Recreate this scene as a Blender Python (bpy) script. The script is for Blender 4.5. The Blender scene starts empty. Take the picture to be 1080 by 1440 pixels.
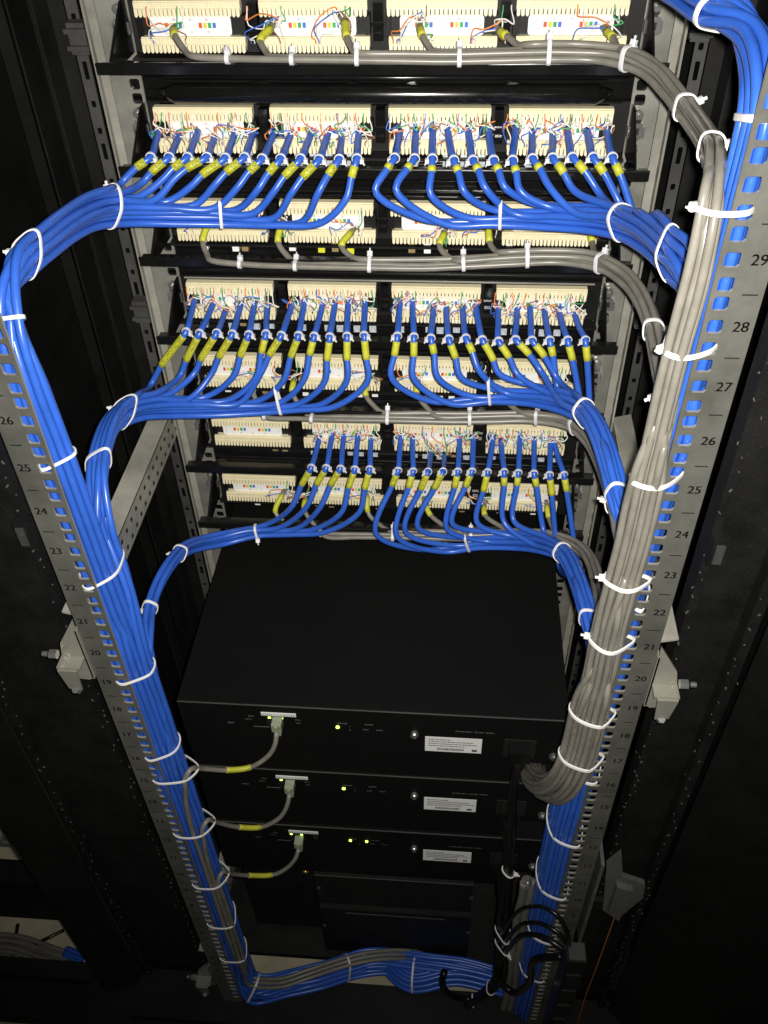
import bpy, math, random
import numpy as np
from mathutils import Matrix, Vector
random.seed(7)
S = 0.001                                   # everything below is measured in millimetres
scn = bpy.context.scene
COL = scn.collection

# ------------------------------------------------------------------ camera
CP = np.array([71.36, -496.01, 1537.66])
RM = np.array([[0.99692317, -0.03528684, 0.06999316], [0.07537862, 0.67650263, -0.73257236], [-0.02150039, 0.73559434, 0.67708102]])
FPX = 1253.97
cd = bpy.data.cameras.new('camera'); cam = bpy.data.objects.new('camera', cd); COL.objects.link(cam)
cd.sensor_fit = 'HORIZONTAL'; cd.sensor_width = 36; cd.lens = FPX/1080*36; cd.clip_start = .01; cd.clip_end = 60
cam.matrix_world = Matrix.Translation(Vector(CP*S)) @ Matrix(RM.tolist()).to_4x4()
scn.camera = cam
# ------------------------------------------------------------------ light: the phone's flash beside the lens and a dim room
w = bpy.data.worlds.new("World"); scn.world = w; w.use_nodes = True
w.node_tree.nodes['Background'].inputs[0].default_value = (.9, .95, 1, 1)
w.node_tree.nodes['Background'].inputs[1].default_value = .032
def lamp(name, kind, loc, energy, col, **k):
    l = bpy.data.lights.new(name, kind); l.energy = energy; l.color = col
    for a, b in k.items(): setattr(l, a, b)
    o = bpy.data.objects.new(name, l); COL.objects.link(o); o.location = Vector(np.array(loc)*S); return o
fl = lamp('phone_flash', 'SPOT', CP + RM @ np.array([14, 8, 2.]), 53.0, (1, .965, .9), shadow_soft_size=.006, spot_size=math.radians(96), spot_blend=1)
fl.matrix_world = Matrix.Translation(fl.location) @ Matrix(RM.tolist()).to_4x4() @ Matrix.Rotation(math.radians(9), 4, 'X')
scn.view_settings.view_transform = 'Standard'; scn.view_settings.look = 'None'
scn.view_settings.exposure = 0; scn.view_settings.gamma = 1

def at(u, v, X=None, Y=None, Z=None):       # point of the place seen at (u,v) of the survey picture at a measured depth
    d = RM @ np.array([(u-540)/FPX, -(v-720)/FPX, -1.])
    if Y is not None: t = (Y-CP[1])/d[1]
    elif X is not None: t = (X-CP[0])/d[0]
    else: t = (Z-CP[2])/d[2]
    return CP+t*d
def uv_of(p):
    c = RM.T @ (np.asarray(p, float)-CP); return np.array([540+FPX*c[0]/-c[2], 720-FPX*c[1]/-c[2]])

# ------------------------------------------------------------------ materials
def mat(name, col, rough=.5, metal=0, spec=.5, noise=0, nscale=60, bump=0, bscale=200, dust=0, coat=0, emit=None, estr=0):
    m = bpy.data.materials.new(name); m.use_nodes = True; nt = m.node_tree; N = nt.nodes; L = nt.links
    b = N['Principled BSDF']; b.inputs['Roughness'].default_value = rough; b.inputs['Metallic'].default_value = metal
    b.inputs['Specular IOR Level'].default_value = spec; b.inputs['Base Color'].default_value = (*col, 1)
    b.inputs['Coat Weight'].default_value = coat
    if emit: b.inputs['Emission Color'].default_value = (*emit, 1); b.inputs['Emission Strength'].default_value = estr
    tc = N.new('ShaderNodeTexCoord')
    if noise or dust:
        n = N.new('ShaderNodeTexNoise'); n.inputs['Scale'].default_value = nscale; n.inputs['Detail'].default_value = 6; n.inputs['Roughness'].default_value = .65
        L.new(tc.outputs['Object'], n.inputs['Vector'])
        mr = N.new('ShaderNodeMapRange'); mr.inputs[1].default_value = .3; mr.inputs[2].default_value = .7; mr.inputs[3].default_value = 1-noise; mr.inputs[4].default_value = 1+noise
        L.new(n.outputs[0], mr.inputs[0])
        mx = N.new('ShaderNodeVectorMath'); mx.operation = 'SCALE'; mx.inputs[0].default_value = col; L.new(mr.outputs[0], mx.inputs['Scale'])
        out = mx.outputs[0]
        if dust:
            n2 = N.new('ShaderNodeTexNoise'); n2.inputs['Scale'].default_value = 420; n2.inputs['Detail'].default_value = 3; L.new(tc.outputs['Object'], n2.inputs['Vector'])
            r2 = N.new('ShaderNodeMapRange'); r2.inputs[1].default_value = .62; r2.inputs[2].default_value = .74; r2.inputs[3].default_value = 0; r2.inputs[4].default_value = dust; L.new(n2.outputs[0], r2.inputs[0])
            mm = N.new('ShaderNodeMix'); mm.data_type = 'RGBA'; L.new(r2.outputs[0], mm.inputs[0]); L.new(out, mm.inputs[6]); mm.inputs[7].default_value = (.16, .155, .14, 1); out = mm.outputs[2]
        L.new(out, b.inputs['Base Color'])
        rr = N.new('ShaderNodeMapRange'); rr.inputs[3].default_value = max(0, rough-.1); rr.inputs[4].default_value = min(1, rough+.12); L.new(n.outputs[0], rr.inputs[0]); L.new(rr.outputs[0], b.inputs['Roughness'])
    if bump:
        n3 = N.new('ShaderNodeTexNoise'); n3.inputs['Scale'].default_value = bscale; n3.inputs['Detail'].default_value = 4; L.new(tc.outputs['Object'], n3.inputs['Vector'])
        bp = N.new('ShaderNodeBump'); bp.inputs['Strength'].default_value = bump; bp.inputs['Distance'].default_value = .001; L.new(n3.outputs[0], bp.inputs['Height']); L.new(bp.outputs[0], b.inputs['Normal'])
    return m
def print_mat(name, base, ink, su, sv, lo, rough=.4, vmin=.2, vmax=.8, noise=.08):
    """printed characters: cells along the piece (UV v in mm) with ragged ink, confined to a band of u"""
    m = mat(name, base, rough, noise=noise, nscale=40); nt = m.node_tree; N = nt.nodes; L = nt.links; b = N['Principled BSDF']
    src = b.inputs['Base Color'].links[0].from_socket
    uv = N.new('ShaderNodeUVMap'); mp = N.new('ShaderNodeMapping'); mp.inputs['Scale'].default_value = (su, sv, 1); L.new(uv.outputs[0], mp.inputs[0])
    vo = N.new('ShaderNodeTexVoronoi'); vo.inputs['Scale'].default_value = 1; vo.feature = 'F1'; vo.distance = 'CHEBYCHEV'; L.new(mp.outputs[0], vo.inputs['Vector'])
    sep = N.new('ShaderNodeSeparateColor'); L.new(vo.outputs['Color'], sep.inputs[0])
    gt = N.new('ShaderNodeMath'); gt.operation = 'GREATER_THAN'; gt.inputs[1].default_value = lo; L.new(sep.outputs[0], gt.inputs[0])
    sx = N.new('ShaderNodeSeparateXYZ'); L.new(uv.outputs[0], sx.inputs[0])
    a = N.new('ShaderNodeMath'); a.operation = 'GREATER_THAN'; a.inputs[1].default_value = vmin; L.new(sx.outputs[0], a.inputs[0])
    c = N.new('ShaderNodeMath'); c.operation = 'LESS_THAN'; c.inputs[1].default_value = vmax; L.new(sx.outputs[0], c.inputs[0])
    p1 = N.new('ShaderNodeMath'); p1.operation = 'MULTIPLY'; L.new(a.outputs[0], p1.inputs[0]); L.new(c.outputs[0], p1.inputs[1])
    p2 = N.new('ShaderNodeMath'); p2.operation = 'MULTIPLY'; L.new(p1.outputs[0], p2.inputs[0]); L.new(gt.outputs[0], p2.inputs[1])
    mm = N.new('ShaderNodeMix'); mm.data_type = 'RGBA'; L.new(p2.outputs[0], mm.inputs[0]); L.new(src, mm.inputs[6]); mm.inputs[7].default_value = (*ink, 1)
    L.new(mm.outputs[2], b.inputs['Base Color']); return m
M = dict(
    blue=print_mat('blue_pvc', (.030, .112, .52), (.14, .27, .70), 24, .55, .84, .3, .42, .48, .12),
    grey=print_mat('grey_pvc', (.195, .183, .155), (.12, .11, .10), 24, .5, .86, .33, .42, .56, .2),
    tag=print_mat('yellow_tag', (.50, .50, .035), (.22, .23, .015), 20, 1.9, .55, .5, .38, .6),
    black_pvc=mat('black_pvc', (.006, .006, .006), .28, noise=.2),
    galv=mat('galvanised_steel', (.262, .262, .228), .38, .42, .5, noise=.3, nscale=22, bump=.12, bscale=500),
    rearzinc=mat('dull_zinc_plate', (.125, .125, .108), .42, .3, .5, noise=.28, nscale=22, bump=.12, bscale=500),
    galv2=mat('galvanised_edge', (.33, .32, .27), .35, .35, .5, noise=.1, nscale=30),
    beam=mat('pale_zinc_coat', (.32, .31, .265), .42, .2, noise=.3, nscale=18, bump=.15, bscale=300),
    switchblack=mat('fine_black_paint', (.0030, .0030, .0030), .75, 0, .15, noise=.15, nscale=8, bump=.15, bscale=1200),
    blackmetal=mat('black_powder_coat', (.0062, .0062, .006), .48, 0, .35, noise=.35, nscale=18, bump=.25, bscale=900, dust=.05),
    blackdusty=mat('dusty_black_coat', (.008, .008, .0076), .55, 0, .3, noise=.45, nscale=30, bump=.4, bscale=260, dust=.08),
    gloss=mat('gloss_black', (.006, .006, .006), .16, 0, .6, noise=.2, nscale=20, bump=.1, bscale=40),
    cream=mat('cream_plastic', (.74, .67, .45), .45, noise=.07, nscale=90),
    card=mat('white_card', (.80, .80, .78), .5, noise=.03),
    ink=mat('print_ink', (.008, .008, .008), .6, noise=.1),
    white=mat('white_nylon', (.80, .79, .77), .35, noise=.05),
    tiewhite=mat('clear_white_nylon', (.66, .66, .68), .3, noise=.05),
    clearjack=mat('clear_jack_plastic', (.46, .50, .54), .12, 0, .6, noise=.3, nscale=200),
    bracket_glint=mat('bracket_and_glint_grey', (.13, .13, .12), .45, .2, noise=.2),  # grey of the lower bracket, also paints the glints on the post lips
    clear=mat('clear_plug_plastic', (.27, .31, .22), .12, 0, .6, noise=.2, nscale=300),
    lime=mat('lime_marker', (.62, .62, .03), .4, noise=.1),
    gold=mat('gold_contact', (.55, .40, .18), .35, .5, noise=.2, nscale=200),
    brass=mat('brass', (.55, .34, .09), .35, .7, noise=.2),
    zinc=mat('bright_zinc', (.55, .55, .53), .25, .85, .5, noise=.1),
    copper=mat('orange_wire', (.42, .15, .04), .45, noise=.2),
    orange=mat('orange_core', (.75, .22, .05), .4, noise=.1), green=mat('green_core', (.05, .35, .12), .4, noise=.1),
    bluec=mat('blue_core', (.06, .16, .60), .4, noise=.1), brown=mat('brown_core', (.30, .13, .07), .4, noise=.1), wcore=mat('white_core', (.78, .76, .70), .4, noise=.1),
    red=mat('red_mark', (.65, .08, .03), .5, noise=.1), yel=mat('yellow_mark', (.70, .55, .03), .5, noise=.1),
    label=print_mat('printed_sticker', (.62, .58, .52), (.16, .14, .13), 1.3, .42, .66, .5, -9e9, 9e9),
    led=mat('green_led', (.4, .8, .1), .4, emit=(.55, 1, .12), estr=3.2),
    concrete=mat('concrete', (.50, .45, .31), .8, noise=.3, nscale=9, bump=.5, bscale=60),
    darkgrey=mat('dark_grey_paint', (.05, .05, .048), .5, noise=.3, nscale=15, dust=.15),
    greyprint=mat('grey_print', (.25, .25, .25), .5, noise=.2, nscale=400),
)
# flat pieces of ink such as stickers carry their own UVs

# ------------------------------------------------------------------ mesh helpers
class MB:
    def __init__(s): s.v = []; s.f = []; s.m = []; s.uv = []
    def add(s, vs, fs, mi=0, uvs=None):
        o = len(s.v); s.v += [tuple(map(float, p)) for p in vs]
        for i, f in enumerate(fs):
            s.f.append(tuple(o+k for k in f)); s.m.append(mi)
            s.uv.append(uvs[i] if uvs else [(0, 0)]*len(f))
        return s
    def box(s, x0, x1, y0, y1, z0, z1, mi=0, R=None, c=None):
        p = np.array([(x, y, z) for x in (x0, x1) for y in (y0, y1) for z in (z0, z1)], float)
        if R is not None: p = (p-c) @ np.array(R).T + c
        return s.add(p, [(0, 1, 3, 2), (4, 6, 7, 5), (0, 4, 5, 1), (2, 3, 7, 6), (0, 2, 6, 4), (1, 5, 7, 3)], mi)
    def bar(s, a, b, w, h, up=(0, 0, 1), mi=0, b0=.0):
        """chamfered rectangular bar from a to b"""
        a = np.array(a, float); b = np.array(b, float); t = (b-a)/np.linalg.norm(b-a)
        sd = np.cross(t, up); sd /= np.linalg.norm(sd); u = np.cross(sd, t)
        c = min(w, h)*.18
        pr = [(w/2-c, h/2), (w/2, h/2-c), (w/2, -h/2+c), (w/2-c, -h/2), (-w/2+c, -h/2), (-w/2, -h/2+c), (-w/2, h/2-c), (-w/2+c, h/2)]
        vs = [p+sd*x+u*y for p in (a, b) for x, y in pr]
        fs = [(i, (i+1) % 8, (i+1) % 8+8, i+8) for i in range(8)]+[tuple(range(7, -1, -1)), tuple(range(8, 16))]
        return s.add(vs, fs, mi)
    def cyl(s, a, b, r, n=14, mi=0, r2=None):
        a = np.array(a, float); b = np.array(b, float); t = (b-a)/np.linalg.norm(b-a)
        x = np.cross(t, (0, 0, 1) if abs(t[2]) < .9 else (1, 0, 0)); x /= np.linalg.norm(x); y = np.cross(t, x)
        r2 = r if r2 is None else r2
        vs = [p+(x*math.cos(k*2*math.pi/n)+y*math.sin(k*2*math.pi/n))*q for p, q in ((a, r), (b, r2)) for k in range(n)]
        return s.add(vs, [(k, (k+1) % n, (k+1) % n+n, k+n) for k in range(n)]+[tuple(range(n-1, -1, -1)), tuple(range(n, 2*n))], mi)
    def prism(s, pts, d, mi=0):
        """polygon (list of 3-D points) extruded by vector d"""
        n = len(pts); p = [np.array(q, float) for q in pts]; d = np.array(d, float)
        return s.add(p+[q+d for q in p], [tuple(range(n)), tuple(range(2*n-1, n-1, -1))]+[(k, k+n, (k+1) % n+n, (k+1) % n) for k in range(n)], mi)
    def tube(s, P, r, n=8, mi=0, caps=True, closed=False):
        P = np.asarray(P, float); T = np.gradient(P, axis=0)
        if closed: T = np.roll(P, -1, 0)-np.roll(P, 1, 0)
        T /= np.maximum(np.linalg.norm(T, axis=1), 1e-9)[:, None]
        x = np.cross(T[0], (.3, .2, .93)); x /= np.linalg.norm(x); vs = []
        Ls = np.concatenate([[0], np.cumsum(np.linalg.norm(np.diff(P, axis=0), axis=1))])
        rr = r if hasattr(r, '__len__') else [r]*len(P)
        for i in range(len(P)):
            x = x-T[i]*x.dot(T[i]); x /= np.linalg.norm(x); y = np.cross(T[i], x)
            for k in range(n): a = k*2*math.pi/n; vs.append(P[i]+(x*math.cos(a)+y*math.sin(a))*rr[i])
        fs = []; uvs = []
        m = len(P) if closed else len(P)-1
        for i in range(m):
            j = (i+1) % len(P)
            for k in range(n):
                fs.append((i*n+k, i*n+(k+1) % n, j*n+(k+1) % n, j*n+k)); a, b = Ls[i], Ls[min(i+1, len(P)-1)]
                uvs.append([(k/n, a), ((k+1)/n, a), ((k+1)/n, b), (k/n, b)])
        if caps and not closed:
            fs += [tuple(range(n-1, -1, -1)), tuple(range((len(P)-1)*n, len(P)*n))]; uvs += [[(0, 0)]*n]*2
        return s.add(vs, fs, mi, uvs)
    def ring(s, P, wv, th, mi=0):
        """closed flat band: loop P, wv = half width vector, th = thickness; outward by local normal"""
        P = np.asarray(P, float); n = len(P); c = P.mean(0); vs = []
        for p in P:
            o = p-c; o /= np.linalg.norm(o)
            vs += [p+wv, p+wv*.8+o*th, p-wv*.8+o*th, p-wv]
        fs = [(i*4+k, i*4+(k+1) % 4, ((i+1) % n)*4+(k+1) % 4, ((i+1) % n)*4+k) for i in range(n) for k in range(4)]
        return s.add(vs, fs, mi)
    def plate(s, O, U, V, W, L, holes, t, mi=0, edge=0):
        """strip of width W along U and length L along V with a column of clipped holes (u0,u1,v0,v1); thickness t along UxV reversed"""
        O, U, V = (np.array(a, float) for a in (O, U, V)); Nn = np.cross(U, V)
        P = lambda u, v, d: O+U*u+V*v-Nn*d*t
        def q(a, b, c, e):
            for d in (0, 1):
                pts = [P(a, c, d), P(b, c, d), P(b, e, d), P(a, e, d)]
                s.add(pts if not d else pts[::-1], [(0, 1, 2, 3)], mi)
        if holes:
            a, b = holes[0][0], holes[0][1]
            q(0, a, 0, L); q(b, W, 0, L); v = 0
            for (_, _, c, e) in holes:
                if c > v: q(a, b, v, c)
                v = e; k = min(b-a, e-c)*.16
                oc = [(a+k, c), (b-k, c), (b, c+k), (b, e-k), (b-k, e), (a+k, e), (a, e-k), (a, c+k)]
                for d in (0, 1):
                    for tri in (((a, c), oc[0], oc[7]), (oc[1], (b, c), oc[2]), (oc[3], (b, e), oc[4]), (oc[6], oc[5], (a, e))):
                        pts = [P(x, y, d) for x, y in tri]; s.add(pts if not d else pts[::-1], [(0, 1, 2)], mi)
                for i in range(8):
                    (x, y), (x2, y2) = oc[i], oc[(i+1) % 8]
                    s.add([P(x, y, 0), P(x2, y2, 0), P(x2, y2, 1), P(x, y, 1)], [(0, 1, 2, 3)], edge)
            if v < L: q(a, b, v, L)
        else: q(0, W, 0, L)
        for (a, b), (c, d) in (((0, 0), (W, 0)), ((W, 0), (W, L)), ((W, L), (0, L)), ((0, L), (0, 0))):
            s.add([P(a, b, 0), P(c, d, 0), P(c, d, 1), P(a, b, 1)], [(3, 2, 1, 0)], edge)
        return s
    def build(s, name, mats, parent=None, origin=None, smooth=False):
        me = bpy.data.meshes.new(name)
        if parent is not None: o0 = WORLD[parent.name]
        else: o0 = np.array(origin if origin is not None else (0, 0, 0), float)
        me.from_pydata([tuple((np.array(v)-o0)*S) for v in s.v], [], s.f)
        for m in (mats if isinstance(mats, list) else [mats]): me.materials.append(M[m])
        me.polygons.foreach_set('material_index', s.m)
        if smooth: me.polygons.foreach_set('use_smooth', [True]*len(s.f))
        ul = me.uv_layers.new(name='UVMap'); ul.data.foreach_set('uv', [c for f in s.uv for p in f for c in p])
        me.update()
        ob = bpy.data.objects.new(name, me); COL.objects.link(ob)
        if parent is not None: ob.parent = parent
        else: ob.location = Vector(o0*S)
        WORLD[ob.name] = o0
        return ob
WORLD = {}
def empty(name, loc):
    o = bpy.data.objects.new(name, None); COL.objects.link(o); o.location = Vector(np.array(loc, float)*S); o.empty_display_size = .02
    WORLD[o.name] = np.array(loc, float); return o
def tag(o, label=None, cat=None, group=None, kind=None):
    if label: o['label'] = label
    if cat: o['category'] = cat
    if group: o['group'] = group
    if kind: o['kind'] = kind
    return o
def text_mb(mb, txt, O, U, V, size, mi=0, cache={}):
    """flat lettering from the built-in font laid on a surface: centre O, right U, up V"""
    if txt not in cache:
        c = bpy.data.curves.new('t', 'FONT'); c.body = txt; c.align_x = 'CENTER'; c.align_y = 'CENTER'; c.resolution_u = 3
        o = bpy.data.objects.new('t', c); COL.objects.link(o); bpy.context.view_layer.update()
        me = o.to_mesh(); cache[txt] = ([tuple(v.co) for v in me.vertices], [tuple(p.vertices) for p in me.polygons]); o.to_mesh_clear()
        bpy.data.objects.remove(o); bpy.data.curves.remove(c)
    vs, fs = cache[txt]; O, U, V = (np.array(a, float) for a in (O, U, V))
    mb.add([O+U*x*size+V*y*size for x, y, z in vs], fs, mi)
def spline(pts, n=6):
    P = np.array(pts, float); P = np.vstack([2*P[0]-P[1], P, 2*P[-1]-P[-2]]); out = []
    for i in range(1, len(P)-2):
        p0, p1, p2, p3 = P[i-1:i+3]
        t0 = 0; d = lambda a, b: max(np.linalg.norm(b-a)**.5, 1e-3)
        t1 = d(p0, p1); t2 = t1+d(p1, p2); t3 = t2+d(p2, p3)
        for k in range(n):
            t = t1+(t2-t1)*k/n
            A1 = (t1-t)/t1*p0+t/t1*p1; A2 = (t2-t)/(t2-t1)*p1+(t-t1)/(t2-t1)*p2; A3 = (t3-t)/(t3-t2)*p2+(t-t2)/(t3-t2)*p3
            B1 = (t2-t)/t2*A1+t/t2*A2; B2 = (t3-t)/(t3-t1)*A2+(t-t1)/(t3-t1)*A3
            out.append((t2-t)/(t2-t1)*B1+(t-t1)/(t2-t1)*B2)
    out.append(P[-2]); return np.array(out)
def resample(P, step):
    L = np.concatenate([[0], np.cumsum(np.linalg.norm(np.diff(P, axis=0), axis=1))]); n = max(2, int(L[-1]/step)+1); q = np.linspace(0, L[-1], n)
    return np.array([[np.interp(x, L, P[:, k]) for k in range(3)] for x in q])
def hull2(pts):
    pts = sorted(set((round(a, 3), round(b, 3)) for a, b in pts)); lo = []; up = []
    cr = lambda o, a, b: (a[0]-o[0])*(b[1]-o[1])-(a[1]-o[1])*(b[0]-o[0])
    for p in pts:
        while len(lo) > 1 and cr(lo[-2], lo[-1], p) <= 0: lo.pop()
        lo.append(p)
    for p in pts[::-1]:
        while len(up) > 1 and cr(up[-2], up[-1], p) <= 0: up.pop()
        up.append(p)
    return lo[:-1]+up[:-1]
ORD = ['', 'first', 'second', 'third', 'fourth', 'fifth', 'sixth', 'seventh', 'eighth', 'ninth', 'tenth', 'eleventh', 'twelfth', 'thirteenth', 'fourteenth', 'fifteenth', 'sixteenth', 'seventeenth', 'eighteenth', 'nineteenth', 'twentieth', 'twenty-first', 'twenty-second', 'twenty-third', 'twenty-fourth']

U = 44.45
# ================================================================== SETTING
f = MB(); f.box(-3000, 3000, -2500, 3000, -90, -60); tag(f.build('floor', 'concrete'), kind='structure', label='dusty beige concrete floor under the cabinet')
b = MB(); b.box(-3000, 3000, 1500, 1560, -60, 2600); tag(b.build('wall', 'darkgrey'), kind='structure', label='dark wall behind the cabinet')

# ================================================================== CABINET
cab = tag(empty('server_cabinet', (0, 200, -60)), 'open black server cabinet seen from behind with galvanised numbered mounting rails', 'cabinet')
RZ0, RZ1 = 4, 1760
def holes(z0, z1, a, b):
    out = []
    for n in range(1, 40):
        for dz in (-15.875, 0, 15.875):
            z = n*U+dz
            if z-5 > z0+3 and z+5 < z1-3: out.append((a, b, z-4.8-z0, z+4.8-z0))
    return out
def rail(sx, Y, front):
    """numbered rail: flat face toward the viewer, return flange away (rear rails) or toward the viewer (front rails)"""
    m = MB(); x0 = 225 if sx > 0 else -256
    a = (232.55-4.8-225) if sx > 0 else (256-232.55-4.8)
    m.plate((x0, Y, RZ0), (1, 0, 0), (0, 0, 1), 31, RZ1-RZ0, holes(RZ0, RZ1, a, a+9.6), 2.2, 0, 1)
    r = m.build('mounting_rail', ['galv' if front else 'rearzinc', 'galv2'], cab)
    hs = [(9, 16, z-6-RZ0, z+6-RZ0) for z in np.arange(RZ0+20, RZ1-20, 22)]
    g = MB()
    if front:
        # flange with a row of slots, standing toward the viewer
        if sx > 0: g.plate((256, Y, RZ0), (0, -1, 0), (0, 0, 1), 24, RZ1-RZ0, hs, 2, 0, 1); g.box(246, 253.8, Y-24, Y-22.4, RZ0, RZ1)
        else: g.plate((-256, Y-24, RZ0), (0, 1, 0), (0, 0, 1), 24, RZ1-RZ0, [(24-b, 24-a, c, d) for a, b, c, d in hs], 2, 0, 1); g.box(-253.8, -246, Y-24, Y-22.4, RZ0, RZ1)
    else:
        xx = 256 if sx > 0 else -254
        g.box(xx-2, xx, Y+2.3, Y+30, RZ0, RZ1)
    g.build('rail_flange', ['beam', 'galv2'], r)
    if not front:
        t = MB()
        for n in range(1, 40):
            [text_mb(t, str(n), (sx*248+ox, Y-.25-abs(ox)*.1, n*U), (1.0, 0, 0), (0, 0, 1), 10.2) for ox in (-.22, .22)]
            t.box(sx*248-4.6, sx*248+4.6, Y-.3, Y-.15, n*U+U/2-.45, n*U+U/2+.45)
        t.build('unit_numbers', 'ink', r)
    tag(r, label=('front' if front else 'rear')+(' right' if sx > 0 else ' left')+' galvanised mounting rail')
for sx in (-1, 1):
    rail(sx, 0, False); rail(sx, 365, True)
def perf_strip(x, Y, w, name='post_strip', px=None):
    hs = []
    for i, z in enumerate(np.arange(-20, 1740, 25)):
        L = 16 if i % 3 == 0 else 6
        hs.append((w/2-2.2, w/2+2.2, z+60, z+60+L))
    m = MB(); m.plate((x-w/2, Y, -40), (1, 0, 0), (0, 0, 1), w, 1800, hs, 1.6); return m.build(name, 'darkgrey', px or cab)
for sx in (-1, 1):
    # front post with its slotted edge
    p = MB(); p.box(min(sx*286, sx*340), max(sx*286, sx*340), 372, 430, -60, 1790); po = p.build('post', 'blackmetal', cab)
    perf_strip(sx*279, 372, 11, px=po)
    g = MB(); g.box(min(sx*300, sx*302), max(sx*300, sx*302), 340, 372, -60, 1790); g.box(min(sx*318, sx*320), max(sx*318, sx*320), 330, 372, -60, 1790); g.build('post_lip', 'blackmetal', po)
    # rear post
    xs = [(285, 292), (292, 336), (336, 346)] if sx > 0 else [(290, 297), (297, 382), (382, 396)]
    p = MB()
    p.box(min(sx*xs[0][0], sx*xs[0][1]), max(sx*xs[0][0], sx*xs[0][1]), 40, 62, -60, 1790)
    p.box(min(sx*xs[1][0], sx*xs[1][1]), max(sx*xs[1][0], sx*xs[1][1]), 46, 60, -60, 1790)
    p.box(min(sx*xs[2][0], sx*xs[2][1]), max(sx*xs[2][0], sx*xs[2][1]), 30, 58, -60, 1790)
    po = p.build('post', 'blackdusty', cab)
    # pale flecks down both lips paint in flash glints on the perforated edges
    q = MB()
    for xx, yy in ((xs[0][0]+2, 39.6), (xs[2][0]+3, 29.6)):
        z = 0
        while z < 1500:
            z += random.uniform(8, 26); h = random.uniform(1.5, 6); ww = random.uniform(.5, 1.6); dx = random.gauss(0, 3.2)
            x = sx*(xx+dx); h *= .6; R = Matrix.Rotation(random.uniform(-.8, .8), 3, 'Y')
            q.box(x-ww/2, x+ww/2, yy-.5, yy+.3, z, z+h, 0, R, np.array([x, yy, z]))
    tag(q.build('edge_glints', 'bracket_glint', po), kind='stuff')
    # side panel
    s_ = MB(); s_.box(min(sx*400, sx*402), max(sx*400, sx*402), 62, 460, -60, 1790); s_.build('side_panel', 'blackmetal', cab)
    # depth beams between the posts
    for zb in (902, 128):
        d = MB(); xa = sx*258; xb = sx*288
        L = 330; hs = [(14-2.2, 14+2.2, k, k+5) for k in range(14, 320, 17)]
        if sx > 0:
            d.plate((xa, 350, zb-22), (0, -1, 0), (0, 0, 1), 330, 36, [], 2)
        else:
            d.plate((xa, 20, zb-22), (0, 1, 0), (0, 0, 1), 330, 36, [], 2)
        d.prism([(xa, 20, zb+14.2), (xa+sx*20, 20, zb+20), (xa+sx*20, 20, zb+18), (xa, 20, zb+12.2)], (0, 330, 0))
        bo = d.build('depth_beam', 'beam', cab)
        e = MB(); e.plate((xa-sx*.1-(0 if sx > 0 else 0), 20, zb-24), (0, 1, 0) if sx < 0 else (0, 1, 0), (0, 0, 1), 1, 1, [], .5)
        e = MB()
        for k in range(34, 345, 17):
            for dz in (-13, 3):
                e.box(xa-sx*.5-.2, xa-sx*.5+.2, k+(dz > 0)*8, k+4.5+(dz > 0)*8, zb+dz-2.2, zb+dz+2.2)
        tag(e.build('beam_slots', 'ink', bo), kind='stuff')
# brackets holding the rear rails
def bracket(sx, z, worn=False):
    m = MB(); x = lambda a: sx*a
    m.prism([(x(257), -3, z+44), (x(257), -3, z-38), (x(262), -3, z-42), (x(276), -3, z-40), (x(280), -3, z-8), (x(276), -3, z+12)], (0, 2.5, 0))
    m.box(min(x(256.3), x(258.5)), max(x(256.3), x(258.5)), -3, 34, z-40, z+30)
    m.box(min(x(258), x(280)), max(x(258), x(280)), -17, -3.1, z-9, z-6.5)
    m.prism([(x(261), -17, z-9), (x(279), -17, z-9), (x(276), -15, z-38), (x(264), -15, z-40)], (0, -2, 0))
    b_ = m.build('bracket', 'galv2' if not worn else 'galv', cab)
    c = MB(); c.cyl((x(279), -9, z+3), (x(286), -9, z+3), 4.6, 6); c.cyl((x(288), -9, z+3), (x(293), -9, z+3), 2.6, 10); c.build('bolt', 'zinc', b_)
    c = MB(); c.cyl((x(270), -18, z-38), (x(270), -14, z-45), 3.4, 6); c.build('bolt', 'zinc', b_)
bracket(-1, 893); bracket(1, 893); bracket(-1, 120, True)
# the cage latches on the post lips
for sx, z in ((-1, 1010), (1, 1020)):
    m = MB(); x = sx*291
    m.box(x-6, x+6, 28, 40, z-14, z+14); m.box(x-3.5, x+3.5, 26, 27.9, z-10, z+10, 1); m.cyl((x, 24, z+3), (x, 25.9, z+3), 2.4, 10, 1)
    m.build('post_latch', ['blackdusty', 'darkgrey'], cab)
# clips on the front posts
for (sx, z) in ((-1, 1315), (1, 1325), (-1, 1040), (1, 1045)):
    m = MB(); x = sx*272
    m.box(x-8, x+8, 352, 366, z-13, z+13); m.box(x-10, x+10, 348, 352, z-9, z-5); m.box(x-10, x+10, 348, 352, z+5, z+9); m.build('post_clip', 'darkgrey', cab)
# lower right grey bracket on the post
m = MB(); a = at(878, 1250, Y=0)
m.prism([(268, -4, 545), (280, -4, 575), (290, -4, 520), (318, -4, 505), (322, -4, 470), (300, -4, 405), (280, -4, 430)], (0, 6, 0))
m.box(262, 266, -4, 50, 330, 545); m.prism([(284, -12, 510), (304, -12, 502), (300, -12, 420), (284, -12, 440)], (0, 7.9, 0))
m.build('lower_bracket', 'bracket_glint', cab)
m = MB(); m.box(266, 284, 2, 8, -40, 440); m.build('post_lip', 'blackdusty', cab)
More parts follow.
